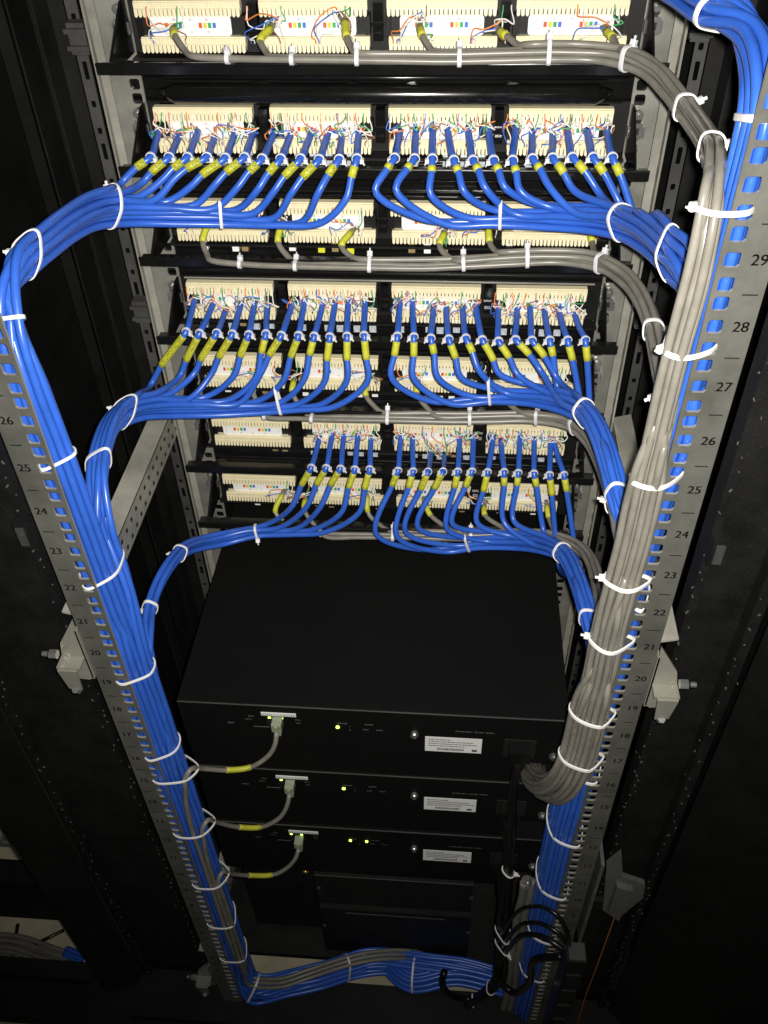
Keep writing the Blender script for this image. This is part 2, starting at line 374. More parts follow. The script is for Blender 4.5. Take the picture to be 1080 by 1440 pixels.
# bottom frame
m = MB(); m.box(-400, 400, -32, 40, -40, 6); m.box(-400, 400, -36, -32.1, -60, -8); m.build('base_beam', 'blackmetal', cab)
m = MB(); m.box(-400, 400, 82, 460, -20, -8); m.build('base_plate', 'blackdusty', cab)
m = MB(); m.box(-540, -256, -190, -36.1, -60, -6); m.box(-486.5, -400.5, -36, 70, -60, -12); m.box(-420, 420, -170, -120.2, -60, -40); m.build('plinth', 'blackmetal', cab)
m = MB(); m.box(-400, 400, 400, 460, -7, 40); m.build('base_beam', 'blackmetal', cab)
for sx in (-1, 1):
    m = MB(); m.box(min(sx*300, sx*398), max(sx*300, sx*398), 62.2, 399.8, -58, -6); m.build('base_beam', 'blackmetal', cab)
# front door, shut, dark glass with a frame
m = MB(); m.box(-400, 400, 478, 484, -40, 1790); fd = m.build('front_door', 'gloss', cab)
m = MB()
for x0, x1, z0, z1 in ((-400, -340, -40, 1790), (340, 400, -40, 1790), (-339.9, 339.9, -40, 20)): m.box(x0, x1, 462, 477.8, z0, z1)
m.build('door_frame', 'blackmetal', fd)
# rear doors swung open, seen nearly edge-on
m = MB(); m.prism([(352, 28, 0), (356, 28, 0), (640, -250, 0), (636, -254, 0)], (0, 0, 1780)); d_ = m.build('rear_door', 'blackmetal', cab)
m = MB(); m.prism([(-398, 20, 0), (-394, 26, 0), (-447, 4, 0), (-450, 0, 0)], (0, 0, 1780)); m.build('rear_door', 'blackmetal', cab)

# ================================================================== PATCH PANELS
ZT = [1346, 1258, 1168.7, 1079, 989, 902.5, 811]
PNAME = ['top', 'second', 'third', 'fourth', 'fifth', 'sixth', 'lowest']
BX = [(-214.2, -120.8), (-104.5, -11), (5.5, 98.8), (115, 208.2)]
BZ = [z-38 for z in ZT]
# block parts are shared meshes, built round (0,0,0) = top left of the block
def shared(mb, name, mats):
    o = mb.build(name, mats); me = o.data; bpy.data.objects.remove(o); return me
WBL = 93.4
m = MB(); m.box(3, WBL-3, 355.5, 366, -43, -1); m.box(-1.5, 2.9, 353, 366, -30, -13); m.box(WBL-2.9, WBL+1.5, 353, 366, -30, -13)
for k in range(6): m.box(-1.2+k*.9, -.8+k*.9, 351, 353, -30, -13)
ME_BASE = shared(m, 'punch_block', 'blackmetal')
m = MB(); m.box(0, WBL, 349.2, 356.5, -7.6, 0); m.box(0, WBL, 347.6, 349.1, -6, -1)
nt_ = 25; pt = WBL/nt_
for k in range(nt_):
    x = k*pt
    m.prism([(x+.35, 346.5, -5.6), (x+pt-.35, 346.5, -5.6), (x+pt-.5, 345.6, -11.3), (x+pt/2, 345.2, -12.4), (x+.5, 345.6, -11.3)], (0, 9.5, 0))
    m.box(x+pt/2-.35, x+pt/2+.35, 346.9, 347.5, -5.4, -.6)
ME_COMB = shared(m, 'comb', 'cream')
def card_mesh(a, b, nums):
    m = MB(); pts = []
    for cx, cz, a0 in ((b-3, -15.5, 0), (a+3, -15.5, 90), (a+3, -25.5, 180), (b-3, -25.5, 270)):
        for k in range(4): t = math.radians(a0+k*30); pts.append((cx+3*math.cos(t), 352, cz+3*math.sin(t)))
    m.prism([(x, 352, z) for x, _, z in pts], (0, 1, 0))
    for gx in (a+(b-a)*.18, a+(b-a)*.60):
        for k, c in enumerate((2, 3, 4, 5)):
            m.box(gx+k*4.1, gx+2.9+k*4.1, 351.7, 351.95, -22.2, -18, c)
    for k, n in enumerate(nums[:3]): text_mb(m, str(n), (a+(b-a)*(.3+.2*k), 351.9, -15.6), (1, 0, 0), (0, 0, 1), 2.8, 1)
    for k, n in enumerate(nums[3:]): text_mb(m, str(n), (a+(b-a)*(.3+.2*k), 351.9, -25.6), (1, 0, 0), (0, 0, 1), 2.8, 1)
    for e in (a+4, b-4):
        for k in range(4): text_mb(m, str(k+1), (e, 351.9, -15.5-3.2*k), (1, 0, 0), (0, 0, 1), 1.9, 1)
    return shared(m, 'label_card', ['card', 'ink', 'red', 'yel', 'green', 'bluec'])
CARDS = [card_mesh(11, 83, [24-6*k-j*2 for j in range(3)]+[23-6*k-j*2 for j in range(3)]) for k in range(4)]
m = MB(); m.box(0, 7.5, 356, 362, -13, 3); m.box(1.2, 2.6, 355.3, 355.9, -12, 2); m.box(4.6, 6.2, 355.3, 355.9, -12, 2)
ME_JACK = [shared(m, 'jack', [c]) for c in ('clearjack',)]
for c in ('lime', 'gold', 'card'):
    m = MB(); m.box(0, 6.8, 357, 364, -10, 0); m.box(1.2, 5.6, 356.4, 356.9, -8, -2); ME_JACK.append(shared(m, 'jack', [c]))
def child(me, name, parent, loc):
    o = bpy.data.objects.new(name, me); COL.objects.link(o); o.parent = parent; o.location = Vector((np.array(loc)-WORLD[parent.name])*S)
    WORLD[o.name] = np.array(loc, float); return o
panels = []
for i, zt in enumerate(ZT):
    base = (0, 368, zt-46)
    P = tag(empty('patch_panel', base), {0: 'topmost black patch panel, cut by the picture edge, with grey cables tied along its bar', 1: 'second patch panel from the top, full of blue cables under the crossed struts',
        2: 'third patch panel from the top with grey cables, partly behind the upper blue bundles', 3: 'fourth patch panel from the top with twenty-four blue cables punched down', 4: 'fifth patch panel from the top, grey cables, half hidden by blue cables above it',
        5: 'sixth patch panel from the top whose leftmost block is empty of cables', 6: 'lowest patch panel, grey cables, just above the black switch lid'}[i], 'patch panel', 'patch panels with cream punch-down blocks')
    m = MB(); m.box(-224, 224, 368, 370, zt-46, zt+2); m.box(-241, -224.1, 368, 370, zt-44, zt); m.box(224.1, 241, 368, 370, zt-44, zt)
    m.box(-224, 224, 362, 367.8, zt+.2, zt+2); m.box(-224, 224, 350, 367.8, zt-48.5, zt-46.2)
    m.build('frame', 'blackmetal', P)
    for k in range(4):
        x0 = BX[k][0]; b_ = child(ME_BASE, 'punch_block', P, (x0, 0, zt))
        child(ME_COMB, 'comb', b_, (x0, 0, zt)); child(ME_COMB, 'comb', b_, (x0+(1.5 if i % 2 == 0 else 0), 0, zt-28.6))
        child(CARDS[k], 'label_card', b_, (x0, 0, zt))
        if k < 3:
            q = MB(); q.box(BX[k][1]+4, BX[k+1][0]-4, 356, 367.5, zt-34, zt-4); q.box(BX[k][1]+3, BX[k+1][0]-3, 354, 355.8, zt-22, zt-19); q.box(BX[k][1]+5, BX[k+1][0]-5, 353, 355.8, zt-30, zt-27)
            q.build('spacer', 'gloss', P)
        if i > 0:
            for j in range(6):
                r = random.random()
                if i == 2: me = ME_JACK[1] if (k == 1 and j in (2, 4)) else (ME_JACK[random.choice((2, 3))] if r < .45 else None)
                elif i in (1, 3, 5): me = ME_JACK[0] if r < .72 else (ME_JACK[2] if r < .8 else None)
                else: me = ME_JACK[random.choice((2, 3, 3))] if r < .5 else None
                if i == 5 and k == 0: me = ME_JACK[2] if j in (4, 5) else None
                if me: child(me, 'jack', P, (x0+3+j*15.6+random.uniform(-2, 4), random.uniform(-2, 0), zt-45.5+random.uniform(-2, 1)))
    # cable bar with its side arms
    bz = BZ[i]; a = MB()
    a.box(-239, 239, 297.5, 300, bz-6.5, bz+1.5); a.box(-239, 239, 300.1, 312, bz-2.2, bz-.6)
    a.cyl((-239, 298.2, bz+1.7), (239, 298.2, bz+1.7), 1.3, 10)  # round rod added on the lip to catch a thin highlight line
    bar = a.build('cable_bar', 'gloss', P)
    a = MB()
    for k in range(46): a.box(-225+k*10, -221+k*10, 304, 308, bz-.55, bz-.4)
    if i % 2 == 0: a.build('bar_slots', 'ink', bar)
    for sx in (-1, 1):
        a = MB(); x = sx*226
        a.prism([(x, 300.1, bz-6), (x, 300.1, bz+1), (x, 352, zt-1), (x, 367.5, zt-1), (x, 367.5, zt-45), (x, 352, zt-45)], (sx*2, 0, 0)); a.build('side_arm', 'gloss', P)
        a = MB(); x = sx*232.5
        for dz, ty in ((-8, 0), (-40, 1)):
            a = MB(); a.cyl((x, 356, zt+dz), (x, 362.5, zt+dz), 4.2, 12); a.cyl((x, 352, zt+dz), (x, 356, zt+dz), 2.4, 10, r2=1.5)
            a.build('screw', 'zinc', P)
        a = MB(); a.box(x-6.5, x+6.5, 361, 364.8, zt-31, zt-17); a.box(x-7.6, x-6.6, 358, 364, zt-29, zt-19); a.box(x+6.6, x+7.6, 358, 364, zt-29, zt-19); a.box(x-3, x+3, 360.8, 361, zt-27, zt-21, 1)
        a.build('cage_nut', ['zinc', 'ink'], P)
    panels.append(P)
# cable managers between the panels
for i in range(6):
    z1 = ZT[i]-49; z0 = ZT[i+1]+3.5
    P = tag(empty('cable_manager', (0, 366, z0)), ['black cable manager with crossed struts right under the topmost patch panel', 'black cable manager behind the upper blue bundles, under the second patch panel',
         'black cable manager with a highlight painted along its edge, between the third and fourth patch panels', 'black cable manager under the twenty-four blue cables of the fourth patch panel', 'thin black cable manager above the panel with the empty block', 'black cable manager directly above the lowest patch panel'][i], 'cable manager', 'cable managers between the patch panels')
    m = MB(); m.box(-224, 224, 366, 368, z0, z1); m.box(-241, -224.1, 368, 370, z0, z1); m.box(224.1, 241, 368, 370, z0, z1); m.build('backplate', 'gloss', P)
    m = MB()
    for zz in (z0+7, z0+17, z0+27):
        if zz < z1-3: m.bar((-220, 358+(zz-z0)*.15, zz), (220, 358+(zz-z0)*.15, zz), 3.4, 5)
    m.build('rib', 'gloss', P)
    m = MB(); m.bar((-215, 350, z0+2), (215, 350, z0+2), 1.6, 1.6); m.build('front_edge', 'galv2' if i == 2 else 'gloss', P)  # third manager's edge takes a pale steel colour to paint in its highlight
    if i == 0:
        m = MB()
        for xa, xb in ((-75, -5), (-20, -150), (60, 10), (70, 140), (-140, -160)): m.bar((xa, 352, z1-4), (xb, 350, z0+12), 3, 3)
        m.bar((-140, 348, z1-8), (200, 348, z1-8), 4, 4); m.build('strut', 'gloss', P)
        m = MB(); m.tube([(-205, 352, z0+9), (-190, 348, z0+9), (0, 347, z0+9), (190, 348, z0+9), (205, 352, z0+9)], [3, 9, 9, 9, 3], 20); m.tube([(-198, 346, z0+24), (0, 344, z0+24), (198, 346, z0+24)], [2.2, 2.2, 2.2], 10); m.build('duct', 'gloss', P, smooth=True)

# ================================================================== CABLES
allc = []       # (name, polyline, radius, kind)
def pack(n, d, rx, ry):
    """n slots of a bundle cross-section of half widths rx, ry"""
    c = []
    for i in range(-14, 15):
        for j in range(-14, 15):
            x = (i+.5*(j % 2))*d; y = j*d*.866; c.append(((x/rx)**2+(y/ry)**2, x, y))
    c.sort(); r = [(x+random.uniform(-.25, .25), y+random.uniform(-.25, .25)) for _, x, y in c[:n]]; return r
class Path:
    def __init__(s, pts, ref=(0, 0, 1)):
        s.P = resample(spline(pts, 14), 6.); T = np.gradient(s.P, axis=0); T /= np.linalg.norm(T, axis=1)[:, None]; s.T = T
        x = np.cross(T[0], ref); x /= np.linalg.norm(x); s.X = []; s.Y = []
        for t in T:
            x = x-t*x.dot(t); x /= np.linalg.norm(x); s.X.append(x); s.Y.append(np.cross(x, t))
        s.X = np.array(s.X); s.Y = np.array(s.Y); s.uv = np.array([uv_of(p) for p in s.P])
    def near(s, uv, lo=0): d = ((s.uv[lo:]-np.array(uv))**2).sum(1); return lo+int(d.argmin())
    def off2(s, i, o):
        t = s.T[i]; e1 = np.cross(t, (0, 1, 0)); e1 /= np.linalg.norm(e1); e2 = np.cross(t, e1); h = 1+.6*abs(t[0])
        return s.P[i]+e1*o[0]*h+e2*o[1]
    def off(s, i, o): return s.P[i]+s.X[i]*o[0]+s.Y[i]*o[1]
def A(L): return [at(u, v, Y=y) for u, v, y in L]
def add_wires(cable, end, d, cx, zt, spread=7.0):
    """four twisted pairs fanned out from the sheath to the comb teeth"""
    for ci, (nm, c) in enumerate((('orange_pair', 'orange'), ('green_pair', 'green'), ('blue_pair', 'bluec'), ('brown_pair', 'brown'))):
        m = MB()
        up = ci < 2 if random.random() < .8 else ci >= 2
        for k in range(2):
            tx = cx+(-spread+ci % 2*spread*1.3+k*2.8)+random.uniform(-2.5, 2.5)
            tz = zt-7 if up else zt-30.5
            mid = end+np.array([random.uniform(-8, 8), random.uniform(-9, -2), random.uniform(-1, 9)])
            mid2 = np.array([tx+random.uniform(-4, 4), random.uniform(338, 345), (zt-15 if up else zt-25)+random.uniform(-5, 5)])
            m.tube(spline([end-d*2, end+d*2+np.array([0, -1, 1]), mid, (mid+mid2)/2+np.array([random.gauss(0, 5), random.uniform(-5, 1), random.gauss(0, 4)]), mid2, (tx, 345.5, tz), (tx, 347, tz+(3 if up else -3))], 4), .6, 5, k)
        m.build(nm, [c, 'wcore'], cable, smooth=True)
def band(mb, c, T, r, w=1.6, th=1.1, n=20):
    T = np.array(T, float); T /= np.linalg.norm(T); x = np.cross(T, (0.1, 0, 1) if abs(T[2]) < .9 else (1, 0, 0)); x /= np.linalg.norm(x); y = np.cross(T, x)
    mb.ring([c+(x*math.cos(a)+y*math.sin(a))*r for a in np.linspace(0, 2*math.pi, n, endpoint=False)], T*w, th)
def make_cable(name, pts, r, kind, label, group, tagpts=None, wires=None, cat='network cable', step=5.):
    P = resample(spline(pts, 8), step)
    m = MB(); m.tube(P, r, 10); o = m.build(name, kind, origin=P[0], smooth=True); tag(o, label, cat, group)
    allc.append((P, r, kind))
    if tagpts is not None:
        i0 = int(((P-np.array(tagpts[0]))**2).sum(1).argmin()); i1 = int(((P-np.array(tagpts[1]))**2).sum(1).argmin())
        if i1 > i0:
            q = resample(P[i0:i1+1], 4.); t = MB(); t.tube(q, r+.55, 12); t.build('cable_tag', 'tag', o, smooth=True)
    if wires: add_wires(o, P[0], (P[0]-P[1])/np.linalg.norm(P[0]-P[1]), *wires)
    return o
TIES = []
def small_tie(c, T, side, label, group, rr=4.0):
    m = MB(); band(m, c, T, rr, 1.2, .8, 18)
    o = m.build('cable_tie', 'tiewhite', origin=c, smooth=False); tag(o, label, 'cable tie', group)
    h = MB(); hc = c+np.array([side*(rr+.6), -1.5, -1.6]); h.box(hc[0]-1.7, hc[0]+1.7, hc[1]-2, hc[1]+2, hc[2]-2, hc[2]+2); h.bar(hc, hc+np.array([side*2.2, -1, -3.5]), 2, .8); h.build('tie_head', 'tiewhite', o)

# ---- main runs down the rear rails (world mm)
def down(x, y, z0, z1, wob=1.5, n=10):
    return [np.array([x+random.uniform(-wob, wob), y+random.uniform(-wob, wob), z]) for z in np.linspace(z0, z1, n)]
LX, LY = -219.5, 24
left_end = [np.array([-221, 24, 70.]), at(352, 1392, Z=30), at(392, 1385, Z=26), at(430, 1378, Z=28), at(478, 1364, Z=22), at(520, 1352, Z=18), at(560, 1354, Z=20), at(600, 1360, Z=24), at(650, 1366, Z=26), at(700, 1380, Z=24), at(735, 1390, Z=16), at(760, 1395, Z=0)]
def left_main(z0):
    zs = [z for z in (1225, 1190, 1120, 1040, 960, 880, 800, 700, 600, 500, 400, 300, 200, 130) if z < z0]
    xs = lambda z: float(np.interp(z, [100, 700, 850, 960, 1100, 1180, 1240], [-222, -226, -227, -229.5, -232, -233.5, -235]))
    return [np.array([xs(z), 20, z]) for z in zs]+left_end
RX, RY = 226, 31
def right_main(z0):
    zs = [z for z in (1345, 1300, 1240, 1160, 1080, 1000, 900, 800, 700, 600, 500, 400, 300, 200, 120, 60, -15) if z < z0]
    xs = lambda z: float(np.interp(z, [600, 800, 1000, 1120, 1200], [219, 223, 228.5, 231, 235]))
    return [np.array([xs(z), float(np.interp(z, [1000, 1200], [RY, 22])), z]) for z in zs]

RB = 3.25
def branch(pid, half, ties, tops, tags, bpts, mainf, z_join, joindu, nslot_main, slot0, side, cols, rx=6.8, ry=17, curl=.5):
    """12 (or 5) blue cables of one half of a patch panel, gathered into a bundle that joins the rail run"""
    Bp = Path(A(bpts)); Mp = mainf(z_join); full = Path([*Bp.P[::5], *Mp])
    nB = len(Bp.P); n = len(ties); zt = ZT[pid]
    sl = pack(n, 2*RB+.05, rx, ry)
    # joins first = lowest slot; upward direction at the bundle start
    upY = full.Y[5]@np.array([0, 0, 1])
    sl.sort(key=lambda s: s[1]*(1 if upY > 0 else -1)+.15*s[0])
    order = list(range(n))
    if side < 0: order = order[::-1]      # left-going bundle: the rightmost cable joins first
    for rank, i in enumerate(order):
        tp = at(*tops[i], Y=343); ti = at(*ties[i], Y=293); tg = at(*tags[i], Y=286)
        d = (tg-ti)/np.linalg.norm(tg-ti)
        ju = tags[i][0]+side*joindu
        us = full.uv[:nB+5, 0]; cand = np.where((us-ju)*side >= 0)[0]; j = int(cand[0]) if len(cand) else nB
        j = max(j, 4)
        b0 = full.off(j, sl[rank]); gap = np.linalg.norm(b0-tg)
        drop = tg+d*gap*curl*.6+np.array([0, -2, -gap*.06])
        a0 = at(tops[i][0], tops[i][1], Y=346)
        pts = [a0+np.array([0, 0, 2]), tp*.5+ti*.5+np.array([0, -3, 0]), ti, ti*.45+tg*.55, tg, drop]
        k = j
        while k < len(full.P):
            o = np.array(sl[rank]); f_ = min(1, max(0, (k-nB+6)/14)); o2 = np.array(nslot_main[slot0+rank]); pts.append(full.off(k, o)*(1-f_)+full.off2(k, o2)*f_); k += 7 if k < nB+10 else 9
        nth = ORD[i+1] if half == 'left' else ORD[i+1]
        lab = f'{nth} yellow-tagged blue cable from the left, {half} half of the {PNAME[pid]} patch panel'
        kx = (BX[0][0] if half == 'left' else BX[2][0])
        kk = cols[i]; cx = BX[kk//6][0]+8+15.6*(kk % 6)
        t0 = ti+d*5; make_cable('network_cable', pts, RB, 'blue', lab, 'blue network cables on the patch panels', (t0, tg), (cx, zt))
        small_tie(ti, ti-tp, -1 if half == 'right' else 1, f'small white tie on the {nth} blue cable, {half} half of the {PNAME[pid]} patch panel', 'small ties holding blue cables to the bars')
    return full
mainL = pack(29, 6.4, 16.5, 15); mainR = pack(50, 6.2, 14.5, 24)
random.Random(1).shuffle(mainL)
mainL.sort(key=lambda s: ((s[0]/1.7)**2+s[1]**2))
# left halves
tops2L = [(225, 186), (253, 193), (279, 188), (303, 194), (331, 190), (357, 188), (386, 188), (410, 190), (438, 190), (462, 190), (481, 195), (505, 188)]
ties2L = [(212, 221), (238, 221), (264, 221), (291, 221), (317, 222), (344, 221), (369, 223), (395, 223), (423, 223), (449, 224), (477, 224), (502, 223)]
tags2L = [(190, 237), (215, 240), (243, 237), (262, 237), (285, 245), (317, 243), (349, 243), (377, 244), (399, 249), (425, 250), (462, 245), (494, 250)]
BR = {}
BR['2L'] = branch(1, 'left', ties2L, tops2L, tags2L, [(500, 276, 282), (440, 288, 282), (380, 290, 283), (308, 289, 283), (240, 288, 270), (200, 288, 262), (157, 287, 236), (100, 308, 170), (62, 338, 118), (34, 360, 85), (14, 388, 58), (9, 420, 38)], left_main, 1225, 42, mainL, 0, -1, range(12))
tops4L = [(275, 421), (302, 425), (318, 438), (340, 427), (359, 427), (377, 430), (412, 427), (429, 423), (455, 427), (472, 425), (490, 424), (514, 423)]
ties4L = [(262, 466), (281, 468), (305, 468), (327, 469), (350, 470), (374, 469), (396, 471), (420, 471), (442, 472), (464, 473), (488, 472), (512, 471)]
tags4L = [(228, 512), (262, 506), (283, 504), (307, 504), (338, 500), (367, 498), (379, 499), (408, 504), (435, 500), (460, 505), (488, 503), (515, 503)]
BR['4L'] = branch(3, 'left', ties4L, tops4L, tags4L, [(520, 542, 280), (460, 552, 280), (393, 558, 283), (320, 563, 275), (255, 564, 258), (205, 566, 225), (175, 576, 196), (152, 604, 150), (139, 645, 108), (135, 700, 70), (140, 745, 45)], left_main, 960, 42, mainL, 12, -1, range(12))
tops6L = [(450, 616), (468, 609), (484, 611), (504, 610), (522, 616)]
ties6L = [(438, 657), (459, 657), (479, 658), (499, 659), (520, 659)]
tags6L = [(424, 682), (445, 682), (465, 682), (490, 686), (513, 686)]
BR['6L'] = branch(5, 'left', ties6L, tops6L, tags6L, [(480, 738, 284), (430, 744, 284), (362, 746, 284), (314, 758, 270), (275, 766, 240), (250, 780, 200), (222, 822, 145), (210, 860, 108), (206, 905, 62), (212, 940, 42)], left_main, 760, 50, mainL, 24, -1, range(7, 12), rx=6, ry=7)
# right halves
ties2R = [(555, 222), (583, 223), (608, 223), (638, 225), (665, 225), (694, 225), (721, 225), (749, 223), (777, 222), (805, 221), (834, 221), (861, 221)]
tops2R = [(563, 187), (585, 186), (609, 183), (629, 183), (658, 183), (686, 181), (725, 181), (748, 188), (777, 190), (797, 184), (825, 186), (852, 183)]
tags2R = [(543, 240), (573, 237), (607, 242), (645, 243), (672, 238), (701, 239), (726, 242), (759, 237), (791, 240), (822, 240), (850, 244), (872, 245)]
BR['2R'] = branch(1, 'right', ties2R, tops2R, tags2R, [(545, 277, 280), (600, 286, 280), (660, 289, 282), (708, 289, 283), (780, 293, 270), (830, 296, 250), (873, 304, 218), (915, 328, 160), (945, 360, 100), (968, 392, 62), (985, 428, 38)], right_main, 1215, 50, mainR, 12, 1, range(12, 24))
ties4R = [(559, 472), (582, 473), (606, 475), (631, 476), (655, 475), (678, 477), (701, 479), (725, 477), (748, 478), (773, 478), (798, 478), (823, 478)]
tops4R = [(563, 424), (580, 424), (610, 432), (627, 433), (650, 433), (668, 428), (700, 430), (727, 433), (745, 434), (765, 438), (785, 437), (807, 442)]
tags4R = [(555, 498), (582, 499), (611, 500), (641, 504), (664, 494), (693, 504), (717, 504), (745, 499), (765, 500), (778, 502), (805, 505), (826, 507)]
BR['4R'] = branch(3, 'right', ties4R, tops4R, tags4R, [(560, 540, 280), (600, 548, 280), (640, 546, 281), (686, 544, 283), (740, 546, 272), (785, 556, 240), (821, 575, 198), (848, 622, 140), (866, 685, 88), (880, 735, 55), (893, 775, 38)], right_main, 985, 48, mainR, 24, 1, range(12, 24))
ties6R = [(560, 661), (581, 662), (602, 663), (623, 663), (644, 662), (664, 662), (686, 663), (709, 663), (729, 664), (751, 665), (773, 667), (793, 667)]
tops6R = [(564, 614), (580, 616), (606, 639), (625, 642), (647, 613), (666, 613), (694, 614), (704, 620), (731, 615), (751, 618), (774, 620), (778, 620)]
tags6R = [(551, 684), (575, 684), (592, 687), (612, 685), (639, 687), (655, 684), (680, 690), (709, 684), (727, 684), (755, 686), (776, 693), (797, 690)]
BR['6R'] = branch(5, 'right', ties6R, tops6R, tags6R, [(560, 757, 278), (600, 762, 280), (655, 755, 283), (710, 754, 275), (755, 759, 245), (790, 775, 205), (812, 815, 150), (828, 868, 92), (840, 915, 55), (848, 950, 38)], right_main, 790, 40, mainR, 36, 1, range(12, 24), curl=.9)
# the blue bundle that comes down from above the picture on the right
full = Path([*A([(930, -40, 210), (975, -15, 160), (1010, 10, 120), (1052, 42, 85), (1070, 88, 55), (1072, 140, 30)]), *right_main(1345)])
for i in range(12):
    pts = [full.off2(k, mainR[i]) for k in range(0, len(full.P), 8)]
    make_cable('network_cable', pts, RB, 'blue', 'blue network cable in the bundle entering at the top right corner', 'blue cables entering at the top right corner')
full0R = full
# ---- grey cables
RG = 2.85
mainG_pts = [(1001, 262, 6), (993, 330, -4), (977, 400, -8), (955, 480, -10), (940, 540, -10), (926, 600, -10), (907, 680, -9), (889, 760, -8), (875, 810, -8), (857, 880, -8), (845, 940, -8), (829, 1000, -8), (818, 1045, -6), (804, 1084, -8), (782, 1108, 6), (760, 1106, 40), (747, 1084, 90), (752, 1062, 160), (765, 1050, 240)]
mainG = A(mainG_pts)
slotG = pack(24, 2*RG+.05, 17, 14); slotG_in = pack(6, 2*RG, 7, 8)
def grey_branch(pid, ends, bpts, join_v, s0):
    Bp = Path(A(bpts)); jm = [p for (u, v, y), p in zip(mainG_pts, mainG) if v > join_v and not (u < 800 and v < 1060 and y < 100)]
    full = Path([*Bp.P[::5], *jm]); nB = len(Bp.P)
    sl = pack(len(ends), 2*RG+.05, 7, 7); upY = full.Y[5][2]; sl.sort(key=lambda s: s[1]*(1 if upY > 0 else -1))
    for i, (e, t0, t1, j0) in enumerate(ends):
        j = full.near(j0); j = max(j, 0); E = at(*e, Y=343); T0 = at(*t0, Y=333); T1 = at(*t1, Y=318)
        pts = [E, T0, T1, (T1*.4+full.off(j, sl[i])*.6)+np.array([0, 0, -3])]
        for k in range(j, len(full.P), 7):
            f_ = min(1, max(0, (k-nB+4)/14)); pts.append(full.off(k, np.array(sl[i])*(1-f_)+np.array(slotG[(s0+i) % 24])*f_))
        # fan at the end of the swoop
        lab = f'grey network cable with yellow tag, {ORD[i+1]} from the left on the {PNAME[pid]} patch panel'
        cx = e[0]; Ex = at(*e, Y=345)[0]
        make_cable('network_cable', pts, RG, 'grey', lab, 'grey network cables on the patch panels', (T0, T1), (Ex, ZT[pid], 22))
    return full
GB = {}
GB[0] = grey_branch(0, [((244, 38), (244, 42), (247, 52), (275, 70)), ((384, 34), (381, 40), (366, 56), (385, 72)), ((479, 22), (485, 32), (487, 50), (505, 70)), ((590, 32), (591, 40), (595, 52), (618, 72)), ((698, 38), (703, 44), (714, 52), (738, 72)), ((848, 38), (853, 44), (862, 53), (880, 76))],
    [(262, 68, 300), (330, 72, 296), (412, 73, 294), (506, 74, 294), (641, 76, 294), (770, 73, 294), (860, 76, 290), (900, 88, 268), (930, 112, 235), (955, 142, 195), (982, 178, 140), (1000, 210, 75), (1003, 235, 30)], 240, 0)
GB[2] = grey_branch(2, [((292, 310), (292, 315), (285, 340), (300, 358)), ((397, 310), (396, 315), (391, 341), (412, 360)), ((497, 322), (494, 327), (480, 346), (500, 360)), ((626, 320), (625, 328), (618, 347), (640, 364)), ((686, 316), (687, 322), (689, 343), (706, 358)), ((829, 318), (830, 323), (833, 342), (846, 362))],
    [(288, 356, 300), (330, 362, 296), (413, 366, 294), (518, 368, 294), (600, 369, 294), (660, 366, 294), (744, 362, 294), (820, 362, 290), (862, 378, 262), (893, 406, 215), (914, 450, 155), (924, 500, 95), (934, 545, 40), (936, 570, 8)], 590, 6)
GB[4] = grey_branch(4, [((358, 530), (357, 535), (356, 552), (374, 578)), ((414, 530), (413, 536), (411, 552), (430, 578)), ((518, 530), (517, 535), (514, 555), (536, 578)), ((586, 530), (586, 536), (587, 555), (612, 580)), ((706, 545), (706, 549), (709, 561), (735, 580)), ((781, 540), (781, 545), (783, 560), (800, 588))],
    [(372, 578, 300), (440, 582, 295), (548, 584, 294), (660, 586, 294), (752, 585, 292), (795, 592, 280), (825, 615, 240), (846, 655, 180), (860, 700, 110), (872, 750, 50), (872, 775, 15)], 800, 12)
GB[6] = grey_branch(6, [((399, 690), (397, 696), (387, 720), (420, 745)), ((430, 696), (429, 703), (428, 718), (455, 746)), ((516, 692), (516, 698), (518, 722), (545, 748)), ((596, 700), (597, 706), (605, 724), (650, 748)), ((681, 706), (681, 712), (682, 725), (720, 750)), ((768, 705), (769, 712), (772, 730), (790, 760))],
    [(405, 744, 300), (450, 748, 295), (552, 750, 294), (650, 752, 292), (740, 752, 290), (790, 758, 270), (822, 778, 230), (838, 815, 165), (846, 850, 100), (850, 885, 40), (848, 910, 8)], 935, 18)
